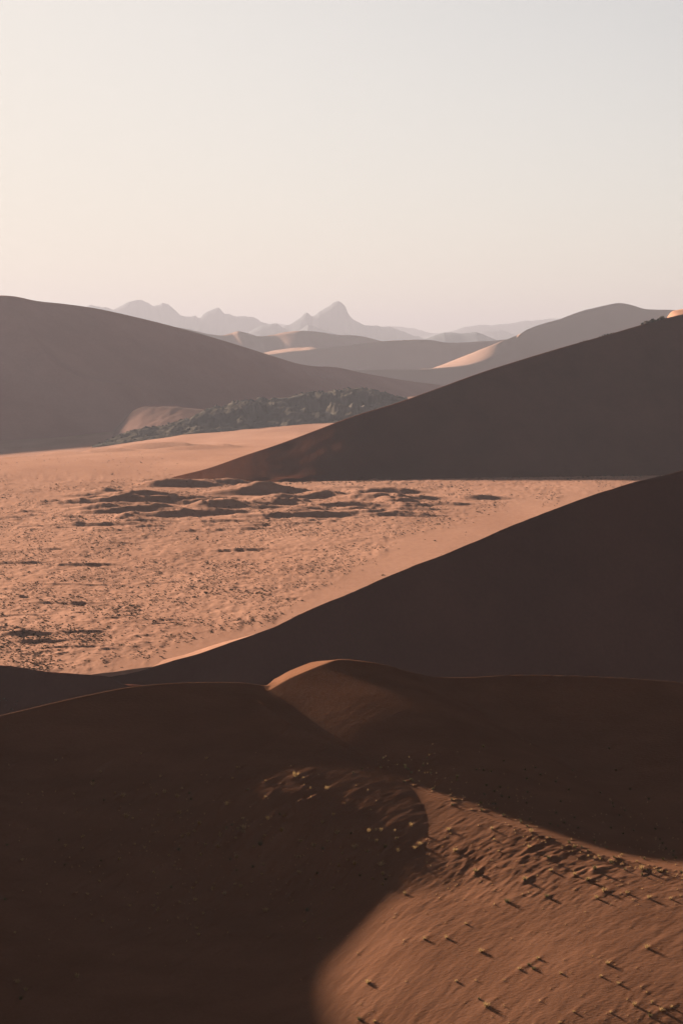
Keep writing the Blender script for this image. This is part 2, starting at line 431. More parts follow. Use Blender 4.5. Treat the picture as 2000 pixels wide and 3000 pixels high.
# ------------------------------------------------------------------ middle dune on the right
cg = [(400, 1428, 1118), (446, 1416, 1125), (510, 1397, 1140), (612, 1371, 1160), (714, 1335, 1180), (816, 1301, 1200), (918, 1263, 1220), (1020, 1224, 1240), (1173, 1176, 1268), (1301, 1130, 1292),
      (1403, 1093, 1310), (1531, 1052, 1332), (1658, 1014, 1352), (1786, 978, 1372), (1875, 952, 1386), (1939, 934, 1395), (2000, 921, 1405), (2200, 890, 1440), (2500, 880, 1500), (2900, 960, 1560)]
c = crest(cg, 300)
px_c = 1000 + c[:, 0] / c[:, 1] * F_PX
bp = np.interp(px_c, [400, 450, 800, 1000, 1400, 1900, 2300, 2900], [425, 500, 830, 1020, 1400, 1900, 2300, 2950])
br = np.interp(px_c, [400, 450, 800, 1000, 1400, 1900, 2300, 2900], [1432, 1424, 1414, 1411, 1402, 1394, 1385, 1370])
by = CAM_Z * F_PX / (br - 1000)
base = np.stack([(bp - 1000) / F_PX * by, by, np.full_like(by, -0.6)], -1)
GC = c.copy()
rows_g = []
for j in range(71):
    t = j / 70
    L = base * (1 - t) + c * t
    w = t ** 1.18
    L[:, 2] = base[:, 2] * (1 - w) + c[:, 2] * w
    k = math.sin(math.pi * t)
    toe = math.exp(-((t - 0.10) / 0.09) ** 2) * smooth(520, 760, px_c)
    L[:, 2] += k * (0.3 + 0.6 * smooth(600, 900, px_c)) * fbm(L[:, 0] / 45, L[:, 1] / 60, 4) + toe * 1.9 * (fbm(L[:, 0] / 26 + 3, L[:, 1] / 30, 3))
    rows_g.append(L)
lip = c.copy(); kk = smooth(1945, 1990, px_c)
lip[:, 1] += 35; lip[:, 2] += kk * 3.4 - (1 - kk) * 8
for j in range(1, 7): rows_g.append(c * (1 - j / 6) + lip * (j / 6))
back = fall(lip, (0.25, 1), 0.3, -62)
for j in range(1, 25):
    t = j / 24
    rows_g.append(lip * (1 - t) + back * t)
V = np.stack(rows_g, 0)
gd = link("large_dune", raw_mesh("large_dune", V.reshape(-1, 3), grid_faces(*V.shape[:2])), M_NEAR_SHADE)
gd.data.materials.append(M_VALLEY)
mi = np.zeros(len(gd.data.polygons), dtype=np.int32); mi[70 * 299:] = 1  # same sand past the crest, painted lighter as its sunlit side
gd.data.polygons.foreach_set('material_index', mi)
G_FOOT = base.copy()
dune(gd,
     "dark brown dune sloping down from the right edge into the valley, rocks on its crest")

# ------------------------------------------------------------------ near dune on the right, and its low shaded arm
cf = [(319, 1981, 476), (383, 1968, 481), (510, 1932, 489), (638, 1893, 497), (765, 1847, 505), (893, 1792, 514), (982, 1754, 520), (1148, 1686, 531), (1276, 1633, 541), (1531, 1528, 560), (1786, 1435, 578),
      (2000, 1378, 594), (2250, 1330, 612), (2700, 1330, 640), (3200, 1420, 660)]
c = crest([(a, b + 5 * (a < 800) , d) for a, b, d in cf], 260)
px_c = 1000 + c[:, 0] / c[:, 1] * F_PX
foot = fall(c, (0.35, -1), 0.56, -22)
lip = c.copy(); kk = (1 - smooth(560, 900, px_c)) * smooth(310, 420, px_c)
lip[:, 0] -= 1.0; lip[:, 1] += 5 + 5 * kk; lip[:, 2] += -1.6 + kk * 0.95
rear = fall(lip, (-0.6, 0.8), 0.36, -2.0)
fd = loft("near_dune", [foot, c, lip, rear], [60, 6, 20], [POW(1.1), LIN, ROUND(1.5)], M_NEAR_SHADE, 0.25, 14, 3)
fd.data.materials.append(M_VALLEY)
mi = np.zeros(len(fd.data.polygons), dtype=np.int32); mi[60 * 259:] = 1  # sunlit back gets a lighter sand colour than the shaded front
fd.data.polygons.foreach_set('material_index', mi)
dune(fd,
     "very dark shaded dune with a straight crest rising to the right edge")
cb = [(-900, 1880, 462), (-400, 1915, 470), (-150, 1937, 473), (0, 1950, 474), (130, 1965, 472), (250, 1976, 470), (320, 1983, 470), (370, 2006, 468), (450, 2050, 465)]
c = crest(cb, 140)
m1 = c.copy(); m1[:, 1] -= 9; m1[:, 2] -= 4.6; m1[:, 0] += 1
m2 = m1.copy(); m2[:, 1] -= 40; m2[:, 2] -= 17.5
m3 = m2.copy(); m3[:, 1] -= 40; m3[:, 2] -= 18
ARM_A, ARM_B = m1.copy(), m2.copy()
dune(loft("near_dune", [m3, m2, m1, c, fall(c, (-0.2, 1), 0.2, -1.5)], [10, 40, 10, 10], [LIN, LIN, POW(1.1), ROUND(1.5)], M_NEAR_SHADE, 0.22, 8, 5),
     "low shaded sand ridge below the sunlit valley at the left edge")

# ------------------------------------------------------------------ foreground star dune
CREST = [(-520, 2150, 202), (-260, 2125, 209), (0, 2096, 215), (128, 2066, 216.5), (255, 2037, 218), (383, 2013, 219.5), (510, 2002, 221), (638, 1999, 222), (714, 2001, 223), (785, 2008, 224.5),  # unseen left end is raised to keep sun off the slope
         (850, 1978, 227), (920, 1951, 228.5), (990, 1932, 229.5), (1060, 1937, 230), (1130, 1949, 230), (1200, 1968, 230), (1270, 1983, 230), (1350, 1985, 230), (1500, 1978, 230), (1640, 1979, 230.5), (1800, 1985, 231),
         (2000, 2000, 232), (2250, 2035, 234), (2600, 2100, 238)]
FACE = [(600, 2150, 213.5), (300, 2150, 212), (0, 2250, 207), (600, 2300, 205), (900, 2350, 201.5), (300, 2400, 198), (0, 2500, 191), (600, 2500, 194.5), (900, 2500, 193.5), (1200, 2500, 188.6), (1350, 2600, 181.6),
        (1500, 2550, 183), (1800, 2600, 179), (1200, 2650, 179), (900, 2700, 183.5), (1500, 2750, 170.5), (600, 2750, 182), (1200, 2850, 167.5), (0, 2750, 179), (300, 2900, 174), (900, 2950, 167.5),
        (1600, 2950, 158.5), (2000, 2800, 165), (2000, 3000, 154.2), (0, 3000, 169), (1000, 3150, 157.5), (1700, 3200, 148), (2300, 2700, 172), (2300, 3000, 154),
        # ridge that snakes down to the right
        (765, 2065, 218), (870, 2140, 213.5), (1000, 2200, 210), (1100, 2255, 207), (1280, 2345, 199.3), (1450, 2415, 193.5), (1560, 2450, 191), (1700, 2500, 188), (1850, 2535, 186), (2000, 2565, 184), (2250, 2610, 181),
        # hollow behind it
        (1100, 2100, 220), (1300, 2200, 215.5), (1500, 2300, 210), (1700, 2350, 208), (1900, 2450, 201), (1500, 2150, 221), (1800, 2150, 222.5), (2000, 2300, 212), (2000, 2100, 226.5), (1300, 2050, 225.5), (1000, 2050, 223.5), (950, 2100, 218.5), (2300, 2300, 213), (1700, 2050, 227.5)]
WORLD_PTS = [(-52, 196, 41.5), (-62, 178, 42), (-75, 205, 43), (-70, 150, 38), (-40, 140, 20), (0, 125, 12), (40, 125, 17), (75, 150, 26), (75, 190, 30)]  # left points add an unseen shoulder to shade the lower-left slope
cp = np.array([P(*a) for a in CREST]); fp = np.array([P(*a) for a in FACE]); wp = np.array(WORLD_PTS, float)
CT = np.concatenate([cp, fp, wp], 0)
def tps(r): return np.where(r > 0, r * r * np.log(np.maximum(r, 1e-9)), 0.0)
A_ = CT[:, :2] / 50.0
n_ = len(A_)
Kmat = tps(np.hypot(A_[:, None, 0] - A_[None, :, 0], A_[:, None, 1] - A_[None, :, 1])) + np.eye(n_) * 2e-4
Pm = np.c_[np.ones(n_), A_]
sol = np.linalg.solve(np.block([[Kmat, Pm], [Pm.T, np.zeros((3, 3))]]), np.r_[CT[:, 2], 0, 0, 0])
def face_z(x, y):
    xs, ys = x / 50.0, y / 50.0
    z = sol[n_] + sol[n_ + 1] * xs + sol[n_ + 2] * ys
    for i in range(n_): z = z + sol[i] * tps(np.hypot(xs - A_[i, 0], ys - A_[i, 1]))
    return z
CS = spline(cp, 900)
def crest_y(x): return np.interp(x, CS[:, 0], CS[:, 1])
def crest_z(x): return np.interp(x, CS[:, 0], CS[:, 2])
RIDGE = spline([P(*a) for a in [(745, 2040, 220.5), (765, 2065, 218), (800, 2102, 216), (870, 2140, 213.5), (1000, 2200, 210), (1100, 2255, 207), (1280, 2345, 199.3), (1450, 2415, 193.5), (1560, 2450, 191), (1700, 2500, 188),
                                (1850, 2535, 186), (2000, 2565, 184), (2250, 2610, 181)]], 260)
RH = np.interp(np.linspace(0, 1, 260), [0, 0.06, 0.25, 0.5, 0.75, 1.0], [0.0, 0.55, 0.5, 0.45, 0.45, 0.45])

FGX = np.r_[np.linspace(-76, -40.6, 50), np.arange(-40.2, 42.3, 0.135), np.linspace(42.8, 68, 36)]
FGY = np.r_[np.linspace(126, 149.5, 50), np.arange(150, 233.5, 0.15), np.geomspace(234, 345, 60)]
def fore_base():
    cx, cy = np.arange(-76, 69, 1.0), np.arange(124, 252, 1.0)      # smooth part on a coarse lattice, then interpolated
    Cx, Cy = np.meshgrid(cx, cy)
    Z = face_z(Cx, Cy)
    X, Y = np.meshgrid(FGX, FGY)
    gx = np.clip((X - cx[0]), 0, len(cx) - 1.001); gy = np.clip((Y - cy[0]), 0, len(cy) - 1.001)
    def cub(f):      # Catmull-Rom weights
        return (-0.5 * f + f**2 - 0.5 * f**3, 1 - 2.5 * f**2 + 1.5 * f**3, 0.5 * f + 2 * f**2 - 1.5 * f**3, -0.5 * f**2 + 0.5 * f**3)
    ix, iy = gx.astype(int), gy.astype(int); wx, wy = cub(gx - ix), cub(gy - iy)
    out = np.zeros_like(X)
    for a in range(4):
        for b in range(4):
            out += wy[a] * wx[b] * Z[np.clip(iy + a - 1, 0, len(cy) - 1), np.clip(ix + b - 1, 0, len(cx) - 1)]
    # sharp edge of the snaking ridge
    d = np.full(X.shape, 1e9); h = np.zeros_like(X)
    near = (X > -16) & (X < 66) & (Y > 170) & (Y < 232)
    xs, ys = X[near], Y[near]
    dn = np.full(xs.shape, 1e9); hn = np.zeros_like(xs)
    for i in range(0, 260, 2):
        q_ = np.hypot(xs - RIDGE[i, 0], ys - RIDGE[i, 1])
        m_ = q_ < dn; dn[m_] = q_[m_]; hn[m_] = RH[i]
    d[near] = dn; h[near] = hn
    out += h * np.exp(-d / 2.6) - h * 0.25 * np.exp(-(d / 9.0) ** 2)
    # rounded spur below the little peak, sloping almost exactly with the sunbeams
    b0 = P(1000, 1936, 229.5); hx_, hy_ = -SUN_DIR.x, -SUN_DIR.y; hl_ = math.hypot(hx_, hy_); hx_ /= hl_; hy_ /= hl_
    sd_ = (X - b0[0]) * hx_ + (Y - b0[1]) * hy_; ud_ = -(X - b0[0]) * hy_ + (Y - b0[1]) * hx_
    cone = b0[2] - 0.15 - 0.229 * sd_ - 0.0022 * np.maximum(sd_ - 8, 0) ** 2 - 0.022 * (ud_ + 0.5) ** 2 - 0.4 * np.maximum(-sd_, 0)
    kk_ = 0.5
    hi = np.maximum(out, cone); out = hi + kk_ * np.log1p(np.exp(-np.abs(out - cone) / kk_)) * smooth(-6, 2, sd_) * np.exp(-(ud_ / 14) ** 2)
    # beyond the crest the sand falls away on the sunny side
    yc = crest_y(X); zc = crest_z(X); dd = Y - yc
    pxl = 1000 + X / np.maximum(yc, 1) * F_PX
    ledge = smooth(775, 800, pxl) * (1 - smooth(900, 985, pxl))
    flat = 4.6 * ledge + 0.01
    backz = zc - 0.04 * np.minimum(dd, flat) - 0.34 * np.maximum(dd - flat, 0)
    front = out
    # blend the last metre so that the face meets the crest line exactly
    zf = front + (zc - face_crest(X)) * np.exp(np.minimum(dd, 0) / 2.5)
    return X, Y, np.where(dd > 0, backz, np.minimum(zf, zc + 0.02 * np.abs(dd)) * 1.0)
_fcx = np.linspace(-76, 68, 400); _fcz = face_z(_fcx, crest_y(_fcx))
def face_crest(X): return np.interp(X, _fcx, _fcz)
GX, GY, GZ = fore_base()
# part of the shaded slope rises until it is just grazed by the sun that clears the crest
def graze():
    cx, cy = np.arange(-44, 45, 1.0), np.arange(150, 232, 1.0); Cx, Cy = np.meshgrid(cx, cy)
    hl_ = math.hypot(SUN_DIR.x, SUN_DIR.y); ux, uy = SUN_DIR.x / hl_, SUN_DIR.y / hl_; tn = SUN_DIR.z / hl_
    S = np.full(Cx.shape, -1e9)
    for t in np.arange(3.0, 95.0, 0.5):
        X, Y = Cx + ux * t, Cy + uy * t
        S = np.maximum(S, np.where(Y < 250, fore_z(X.ravel(), Y.ravel(), GZ).reshape(X.shape), -1e9) - tn * t)
    gx = np.clip(GX + 44, 0, len(cx) - 1.001); gy = np.clip(GY - 150, 0, len(cy) - 1.001); ix, iy = gx.astype(int), gy.astype(int); fx, fy = gx - ix, gy - iy
    S = (S[iy, ix] * (1 - fx) + S[iy, ix + 1] * fx) * (1 - fy) + (S[iy + 1, ix] * (1 - fx) + S[iy + 1, ix + 1] * fx) * fy
    px, row = project(GX, GY, GZ)
    w = smooth(250, 900, px + 0.6 * (row - 2350)) * (1 - smooth(1220, 1420, px + 0.3 * (row - 2350))) * smooth(2090, 2330, row) * (1 - smooth(2400, 2680, row))
    w = w * ((GX > -43) & (GX < 43) & (GY > 151) & (GY < 230))
    sink = 0.29 - 0.46 * smooth(2200, 2520, row) - 0.10 * smooth(950, 1200, px)
    return GZ + w * np.clip(S - sink - GZ, 0, 4)
def fore_z(x, y, Z=None):
    Z = GZ if Z is None else Z
    ci = np.clip(np.searchsorted(FGX, x) - 1, 0, len(FGX) - 2); fc = (np.asarray(x) - FGX[ci]) / (FGX[ci + 1] - FGX[ci])
    r = np.clip(np.searchsorted(FGY, y) - 1, 0, len(FGY) - 2); fr = (y - FGY[r]) / (FGY[r + 1] - FGY[r])
    return (Z[r, ci] * (1 - fc) + Z[r, ci + 1] * fc) * (1 - fr) + (Z[r + 1, ci] * (1 - fc) + Z[r + 1, ci + 1] * fc) * fr
GZ = graze()
STEPS = np.arange(140, 244, 0.25)
def fore_hit(px, row):
    """where the line of sight through a photograph pixel meets the foreground sand"""
    a = P(px, row, 1.0); xs = a[0] * STEPS; zs = CAM_Z + (a[2] - CAM_Z) * STEPS
    g = fore_z(xs, STEPS)
    k = np.nonzero(g > zs)[0]
    if len(k) == 0 or k[0] == 0: return None
    k = k[0]
    f = (zs[k - 1] - g[k - 1]) / ((zs[k - 1] - g[k - 1]) + (g[k] - zs[k]))
    y = STEPS[k - 1] + f * 0.25
    return a[0] * y, y

FPXL, FROWL = project(GX, GY, GZ)
zone_lit = np.exp(-(((FPXL - 1500) / 420) ** 2 + ((FROWL - 2520) / 110) ** 2))
zone_left = np.exp(-(((FPXL - 350) / 450) ** 2 + ((FROWL - 2560) / 330) ** 2))
ca, sa = math.cos(0.85), math.sin(0.85)
WX, WY = GX * ca + GY * sa, -GX * sa + GY * ca       # along and across the wind streaks
front_mask = smooth(-3, -14, GY - crest_y(GX) + 0 * GX) if False else smooth(3, 16, crest_y(GX) - GY)
_rr = np.interp(FPXL, [765, 870, 1000, 1100, 1280, 1450, 1560, 1700, 1850, 2000], [2065, 2140, 2200, 2255, 2345, 2415, 2450, 2500, 2535, 2565])
hollow = smooth(760, 860, FPXL) * smooth(-12, 6, _rr - FROWL) * 0.8
streak = fbm(WX / 2.6, WY / 0.75, 4)
fine = fbm(WX / 1.2, WY / 0.36, 3)
GZ = GZ + front_mask * (1 - hollow) * (0.014 * streak + 0.008 * fine + zone_lit * (0.022 * np.maximum(streak, -0.2) + 0.026 * fine) + zone_left * (0.15 * np.maximum(streak, -0.3)))
GZ = GZ + front_mask * 0.05 * fbm(GX / 9, GY / 9, 2)

# ------------------------------------------------------------------ where the grass tufts of the foreground grow
def zoomed(l, ox, oy): return [(ox + u * 0.638, oy + v * 0.638) for u, v in l]
LIT = zoomed([(950,180),(1160,232),(1130,282),(840,282),(1070,255),(615,245),(820,160),(860,130),(720,145),(700,95),(835,212),(690,45),(500,65),(490,48),(390,95),(410,215),(530,245),(630,133),(520,145),
    (290,343),(700,325),(940,355),(830,345),(700,390),(760,380),(280,570),(380,550),(480,545),(570,480),(900,640),(860,670),(880,688),(815,688),(1020,645),(1005,708),(1150,630),(1220,663),(1400,590),(640,608),
    (745,740),(630,825),(665,860),(745,858),(910,835),(1065,885),(1235,888),(1310,828),(1400,795),(1425,842),(1470,880),(1515,865),(1345,855),(1410,885),(85,850),(80,920),(150,930),(615,740),(525,745),
    (295,745),(1375,770),(1270,755),(1190,722),(1415,905),(1000,935),(1375,230),(1380,255),(1300,230),(1235,200),(1285,165),(1045,108),(1070,128),(870,57),(1010,135),(1530,185),(1355,195),(1540,322),(1510,365),
    (1410,362),(1310,338),(1280,340),(1380,320),(1340,372),(1170,362),(1235,390),(1555,352),(1205,330),(960,235),(1215,260),(1490,268),(1455,240)], 1000, 2400)
SHADE = zoomed([(755,670),(815,690),(915,820),(865,865),(1010,870),(1115,790),(1120,850),(1120,865),(1230,795),(1295,845),(1380,895),(1440,910),(1480,920),(1195,912),(1000,920),(1545,850),(1530,765),
    (1480,800),(1500,645),(580,785),(425,635),(565,687),(825,765),(1040,725)], 0, 1900) + \
    zoomed([(1085,185),(1160,228),(1375,255),(1030,352),(1105,320),(895,380),(1410,430),(1218,432),(300,130),(80,760),(95,835),(120,795),(22,378),(355,735),(820,150)], 0, 2400) + \
    zoomed([(125,58),(180,55),(160,103),(200,128),(60,132),(260,148),(180,213),(60,208),(190,255),(320,30),(335,135),(360,118),(190,300),(85,260),(120,752)], 1000, 2400)
HOLLOW = zoomed([(830,415),(868,440),(1228,458),(1060,560),(1260,558),(1410,692),(1300,745),(310,500),(215,515),(530,592),(850,600),(935,575),(990,595),(890,548),(665,628),(715,655),(655,670),(1440,830),
    (850,710),(640,710),(715,738),(320,572),(395,572),(290,540),(375,540),(435,573),(95,553)], 1000, 1900)
BIG = [(865, 2272)]
tufts = []          # x, y, size, zone
def add_tuft(px, row, size, zone):
    h_ = fore_hit(px, row + 3)
    if h_ is not None and h_[1] > 145: tufts.append((h_[0], h_[1], size, zone))
rt = random.Random(21)
add_tuft(865, 2276, 1.05, 'big')
for a in LIT: add_tuft(*a, rt.choice((0.28, 0.34, 0.4, 0.5, 0.62)) * rt.uniform(0.85, 1.1), 'lit')
for a in SHADE: add_tuft(*a, rt.uniform(0.45, 0.72), 'shade')
for a in HOLLOW: add_tuft(*a, rt.uniform(0.28, 0.5), 'hollow')
for px_, row_, s_ in ((1741, 2549, 0.75), (1606, 2516, 0.62), (1721, 2581, 0.6), (1536, 2581, 0.5), (1392, 2556, 0.5)): add_tuft(px_, row_, s_, 'dark')
def ridge_row(px): return np.interp(px, [765, 870, 1000, 1100, 1280, 1450, 1560, 1700, 1850, 2000], [2065, 2140, 2200, 2255, 2345, 2415, 2450, 2500, 2535, 2565])
n_h = 0
while n_h < 250:      # the hollow behind the snaking ridge
    px_ = rt.uniform(1050, 2010); row_ = ridge_row(px_) - abs(rt.gauss(0, 95)) - 6
    if row_ < 2140 + max(0, (1400 - px_)) * 0.25 or rt.random() > 0.35 + 0.65 * smooth(2140, 2330, np.array(row_)): continue
    add_tuft(px_, row_, rt.uniform(0.16, 0.42), 'hollow'); n_h += 1
for _ in range(60):   # fringe along the ridge line
    px_ = rt.uniform(1500, 2010); add_tuft(px_, ridge_row(px_) + rt.uniform(-4, 10), rt.uniform(0.18, 0.38), 'lit')
for _ in range(130):
    px_ = rt.uniform(1230, 2000); row_ = rt.gauss(2540, 60)
    if row_ > ridge_row(px_) + 15: add_tuft(px_, row_, rt.uniform(0.12, 0.26), 'lit')
for _ in range(110): add_tuft(rt.uniform(1000, 2000), rt.uniform(2620, 3010), rt.uniform(0.08, 0.2), 'lit')
for _ in range(360):
    px_ = rt.gauss(620, 340); row_ = rt.gauss(2500, 150)
    if 0 < px_ < 1200 and row_ > 2200: add_tuft(px_, row_, rt.uniform(0.18, 0.42), 'shade')
# sand gathers round each tuft, with a tail along the wind
for (tx, ty, ts, zn) in tufts:
    R_ = 5.5 * ts + 0.6
    c0, c1 = np.searchsorted(FGX, [tx - R_, tx + R_]); r0, r1 = np.searchsorted(FGY, [ty - R_, ty + R_])
    sx = GX[r0:r1, c0:c1] - tx; sy = GY[r0:r1, c0:c1] - ty
    al = sx * ca + sy * sa; ac = -sx * sa + sy * ca
    L_ = np.where(al > 0, 2.6 * ts, 0.75 * ts)
    if zn == 'shade' and tx > -3: zn = 'lit'
    amp = {'lit': 0.09, 'dark': 0.15, 'shade': 0.42, 'hollow': 0.16, 'big': 0.14}[zn]
    GZ[r0:r1, c0:c1] += amp * ts * np.exp(-(al / L_) ** 2 - (ac / (0.62 * ts)) ** 2)
tag(link("foreground_dune", grid_mesh("foreground_dune", GX, GY, GZ), M_FORE),
    "dark foreground dune with a snaking ridge and a sunlit slope at bottom right", "dune", kind='structure')

# ------------------------------------------------------------------ rocky hill at the far end of the valley
def rock_mesh(name, rng, flat=0.8):
    t = (1 + 5 ** 0.5) / 2
    v = np.array([(-1, t, 0), (1, t, 0), (-1, -t, 0), (1, -t, 0), (0, -1, t), (0, 1, t), (0, -1, -t), (0, 1, -t), (t, 0, -1), (t, 0, 1), (-t, 0, -1), (-t, 0, 1)], float)
    v /= np.linalg.norm(v[0])
    v *= rng.uniform(0.65, 1.25, (12, 1)); v *= np.array((rng.uniform(0.9, 1.4), rng.uniform(0.8, 1.2), flat * rng.uniform(0.7, 1.1)))
    f = [(0,11,5),(0,5,1),(0,1,7),(0,7,10),(0,10,11),(1,5,9),(5,11,4),(11,10,2),(10,7,6),(7,1,8),(3,9,4),(3,4,2),(3,2,6),(3,6,8),(3,8,9),(4,9,5),(2,4,11),(6,2,10),(8,6,7),(9,8,1)]
    me = raw_mesh(name, v * 0.5, f, False); me.materials.append(M_ROCK)
    return me
ROCKS = [rock_mesh("boulder", np.random.default_rng(40 + i)) for i in range(8)]

m_hill, th, bh = material("rocky_hill")
gN = th.nodes; gK = th.links
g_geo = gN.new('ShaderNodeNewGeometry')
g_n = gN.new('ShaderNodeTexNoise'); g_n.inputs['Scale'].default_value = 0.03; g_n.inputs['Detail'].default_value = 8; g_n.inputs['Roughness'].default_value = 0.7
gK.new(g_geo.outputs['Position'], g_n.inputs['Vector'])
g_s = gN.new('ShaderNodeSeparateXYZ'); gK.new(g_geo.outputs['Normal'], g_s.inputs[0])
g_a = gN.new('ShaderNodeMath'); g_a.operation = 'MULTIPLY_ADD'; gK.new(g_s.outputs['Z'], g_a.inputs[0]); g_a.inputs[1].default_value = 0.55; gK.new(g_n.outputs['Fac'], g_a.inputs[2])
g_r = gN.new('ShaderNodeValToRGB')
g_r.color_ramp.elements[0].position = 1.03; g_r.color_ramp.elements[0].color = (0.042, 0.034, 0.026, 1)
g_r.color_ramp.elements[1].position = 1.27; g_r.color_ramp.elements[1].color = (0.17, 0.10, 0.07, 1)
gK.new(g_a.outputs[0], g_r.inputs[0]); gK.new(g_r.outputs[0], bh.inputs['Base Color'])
c = crest([(270, 1304, 2480), (300, 1296, 2500), (344, 1275, 2530), (415, 1254, 2570), (478, 1246, 2600), (529, 1230, 2630), (600, 1198, 2660), (663, 1182, 2690), (721, 1167, 2710), (765, 1160, 2730), (829, 1163, 2745), (906, 1147, 2760),
           (1000, 1141, 2780), (1064, 1133, 2800), (1128, 1145, 2820), (1185, 1163, 2840), (1290, 1195, 2860)], 330)
px_c = 1000 + c[:, 0] / c[:, 1] * F_PX
brow = np.interp(px_c, [270, 297, 400, 529, 644, 784, 829, 918, 1000, 1290], [1306, 1300, 1287, 1277, 1262, 1256, 1247, 1244, 1240, 1230])
bdep = np.interp(px_c, [270, 529, 784, 1290], [2450, 2500, 2560, 2620])
base = np.array([P(a, b + 5, d) for a, b, d in zip(px_c, brow, bdep)])
bk = fall(c, (-0.1, 1), 0.35, -64)
V = []
for j in range(75):
    t = j / 50
    if t <= 1:
        L = base * (1 - t) + c * t; w = t ** 0.9; L[:, 2] = base[:, 2] * (1 - w) + c[:, 2] * w
        k = math.sin(math.pi * min(t, 0.94))
    else:
        u_ = (t - 1) * 2; L = c * (1 - u_) + bk * u_; k = 0.2 * (1 - u_)
    hgt = np.clip((c[:, 2] - base[:, 2]) / 40, 0.08, 1)
    rg = 1 - np.abs(fbm(L[:, 0] / 60 + L[:, 1] / 90, L[:, 1] / 60, 5, 0.55)) * 1.5
    L[:, 2] += hgt * k * 13 * (rg - 0.45) + hgt * 5.0 * (0.35 - np.abs(fbm(L[:, 0] / 20 + 5, L[:, 1] / 24, 4, 0.65)))
    V.append(L)
V = np.stack(V, 0)
hill = tag(link("rocky_hill", raw_mesh("rocky_hill", V.reshape(-1, 3), grid_faces(*V.shape[:2])), m_hill),
           "low rugged hill of dark rock at the end of the valley", "rocky hill", kind='structure')
rr = random.Random(3)
for i in range(290):
    a = rr.randrange(8, 322); b_ = rr.choice([50, 50, 49, 48, rr.randrange(3, 50), rr.randrange(3, 50), rr.randrange(8, 45)])
    p = V[b_, a]
    o = link("boulder", ROCKS[rr.randrange(8)], None, hill)
    s_ = (rr.uniform(1.0, 2.6) if rr.random() < 0.8 else rr.uniform(2.6, 4.2)) * (0.7 if a < 60 else 1)
    o.location = (p[0] + rr.uniform(-2, 2), p[1], p[2] + s_ * 0.12); o.scale = (s_ * 1.3, s_, s_); o.rotation_euler = (rr.uniform(-.4, .4), rr.uniform(-.4, .4), rr.uniform(0, 6.28))

# sunlit bank of sand between the huge dune and the rocky hill
c = crest([(335, 1262, 2735), (365, 1228, 2745), (390, 1203, 2750), (415, 1193, 2746), (480, 1191, 2725), (575, 1196, 2700), (660, 1206, 2680)], 90)
px_c = 1000 + c[:, 0] / c[:, 1] * F_PX
base = fall(c, (0.0, -1), 0.32, -58)
tag(loft("sand_bank", [base, c, fall(c, (0.8, 0.5), 0.4, -64)], [30, 16], [LIN, ROUND(1.2)], M_BANK, 0.8, 20, 11),
    "small sunlit pink bank of sand between the huge dune and the rocky hill", "sand bank", kind='structure')

# rocks on the crest of the middle dune
def outcrop(name, spots, label):
    root = bpy.data.objects.new(name, None); COL.objects.link(root)
    pts = []
    for (px_, lift, s_) in spots:
        i = int(np.argmin(np.abs(1000 + GC[:, 0] / GC[:, 1] * F_PX - px_))); pts.append((GC[i], lift, s_))
    root.location = pts[0][0]
    for (g_, lift, s_) in pts:
        o = link("boulder", ROCKS[rr.randrange(8)], None, root)
        o.location = Vector(g_) + Vector((rr.uniform(-.6, .6), rr.uniform(0.2, 2.0), lift)) - root.location
        o.scale = (s_ * 1.25, s_, s_); o.rotation_euler = (rr.uniform(-.5, .5), rr.uniform(-.5, .5), rr.uniform(0, 6.28))
    tag(root, label, "rocks")
outcrop("rock_outcrop", [(1876 + rr.uniform(0, 62), rr.uniform(-0.3, 1.6) * 1.0, rr.uniform(1.0, 2.7)) for _ in range(34)], "dark jagged rock outcrop high on the crest near the right edge")
outcrop("rock_outcrop", [(1752 + rr.uniform(0, 42), rr.uniform(-0.3, 0.5), rr.uniform(0.6, 1.5)) for _ in range(18)], "small cluster of rocks lower down the crest, beside a sunlit sand patch")
outcrop("rock_outcrop", [(1697 + rr.uniform(0, 28), rr.uniform(-0.3, 0.2), rr.uniform(0.5, 1.1)) for _ in range(9)], "lowest few scattered rocks on the same dune crest")

# ------------------------------------------------------------------ plants
def plant_material(name, lo, hi, trans=0.3):
    m, t, b = material(name); N, K = t.nodes, t.links
    oi = N.new('ShaderNodeNewGeometry')
    rp = N.new('ShaderNodeValToRGB'); rp.color_ramp.elements[0].color = (*lo, 1); rp.color_ramp.elements[1].color = (*hi, 1)
    K.new(oi.outputs['Random Per Island'], rp.inputs[0]); K.new(rp.outputs[0], b.inputs['Base Color'])
    if trans:
        tr = N.new('ShaderNodeBsdfTranslucent'); K.new(rp.outputs[0], tr.inputs['Color'])
        mx = N.new('ShaderNodeMixShader'); mx.inputs[0].default_value = trans
        K.new(b.outputs[0], mx.inputs[1]); K.new(tr.outputs[0], mx.inputs[2]); K.new(mx.outputs[0], N['Material Output'].inputs['Surface'])
    return m
M_STRAW = plant_material("straw", (0.16, 0.10, 0.046), (0.29, 0.18, 0.08), 0.35)
M_GREEN = plant_material("dry_green_grass", (0.045, 0.038, 0.018), (0.10, 0.075, 0.032), 0.25)
M_SHRUB = plant_material("dark_shrub", (0.035, 0.027, 0.018), (0.085, 0.06, 0.035), 0.0)

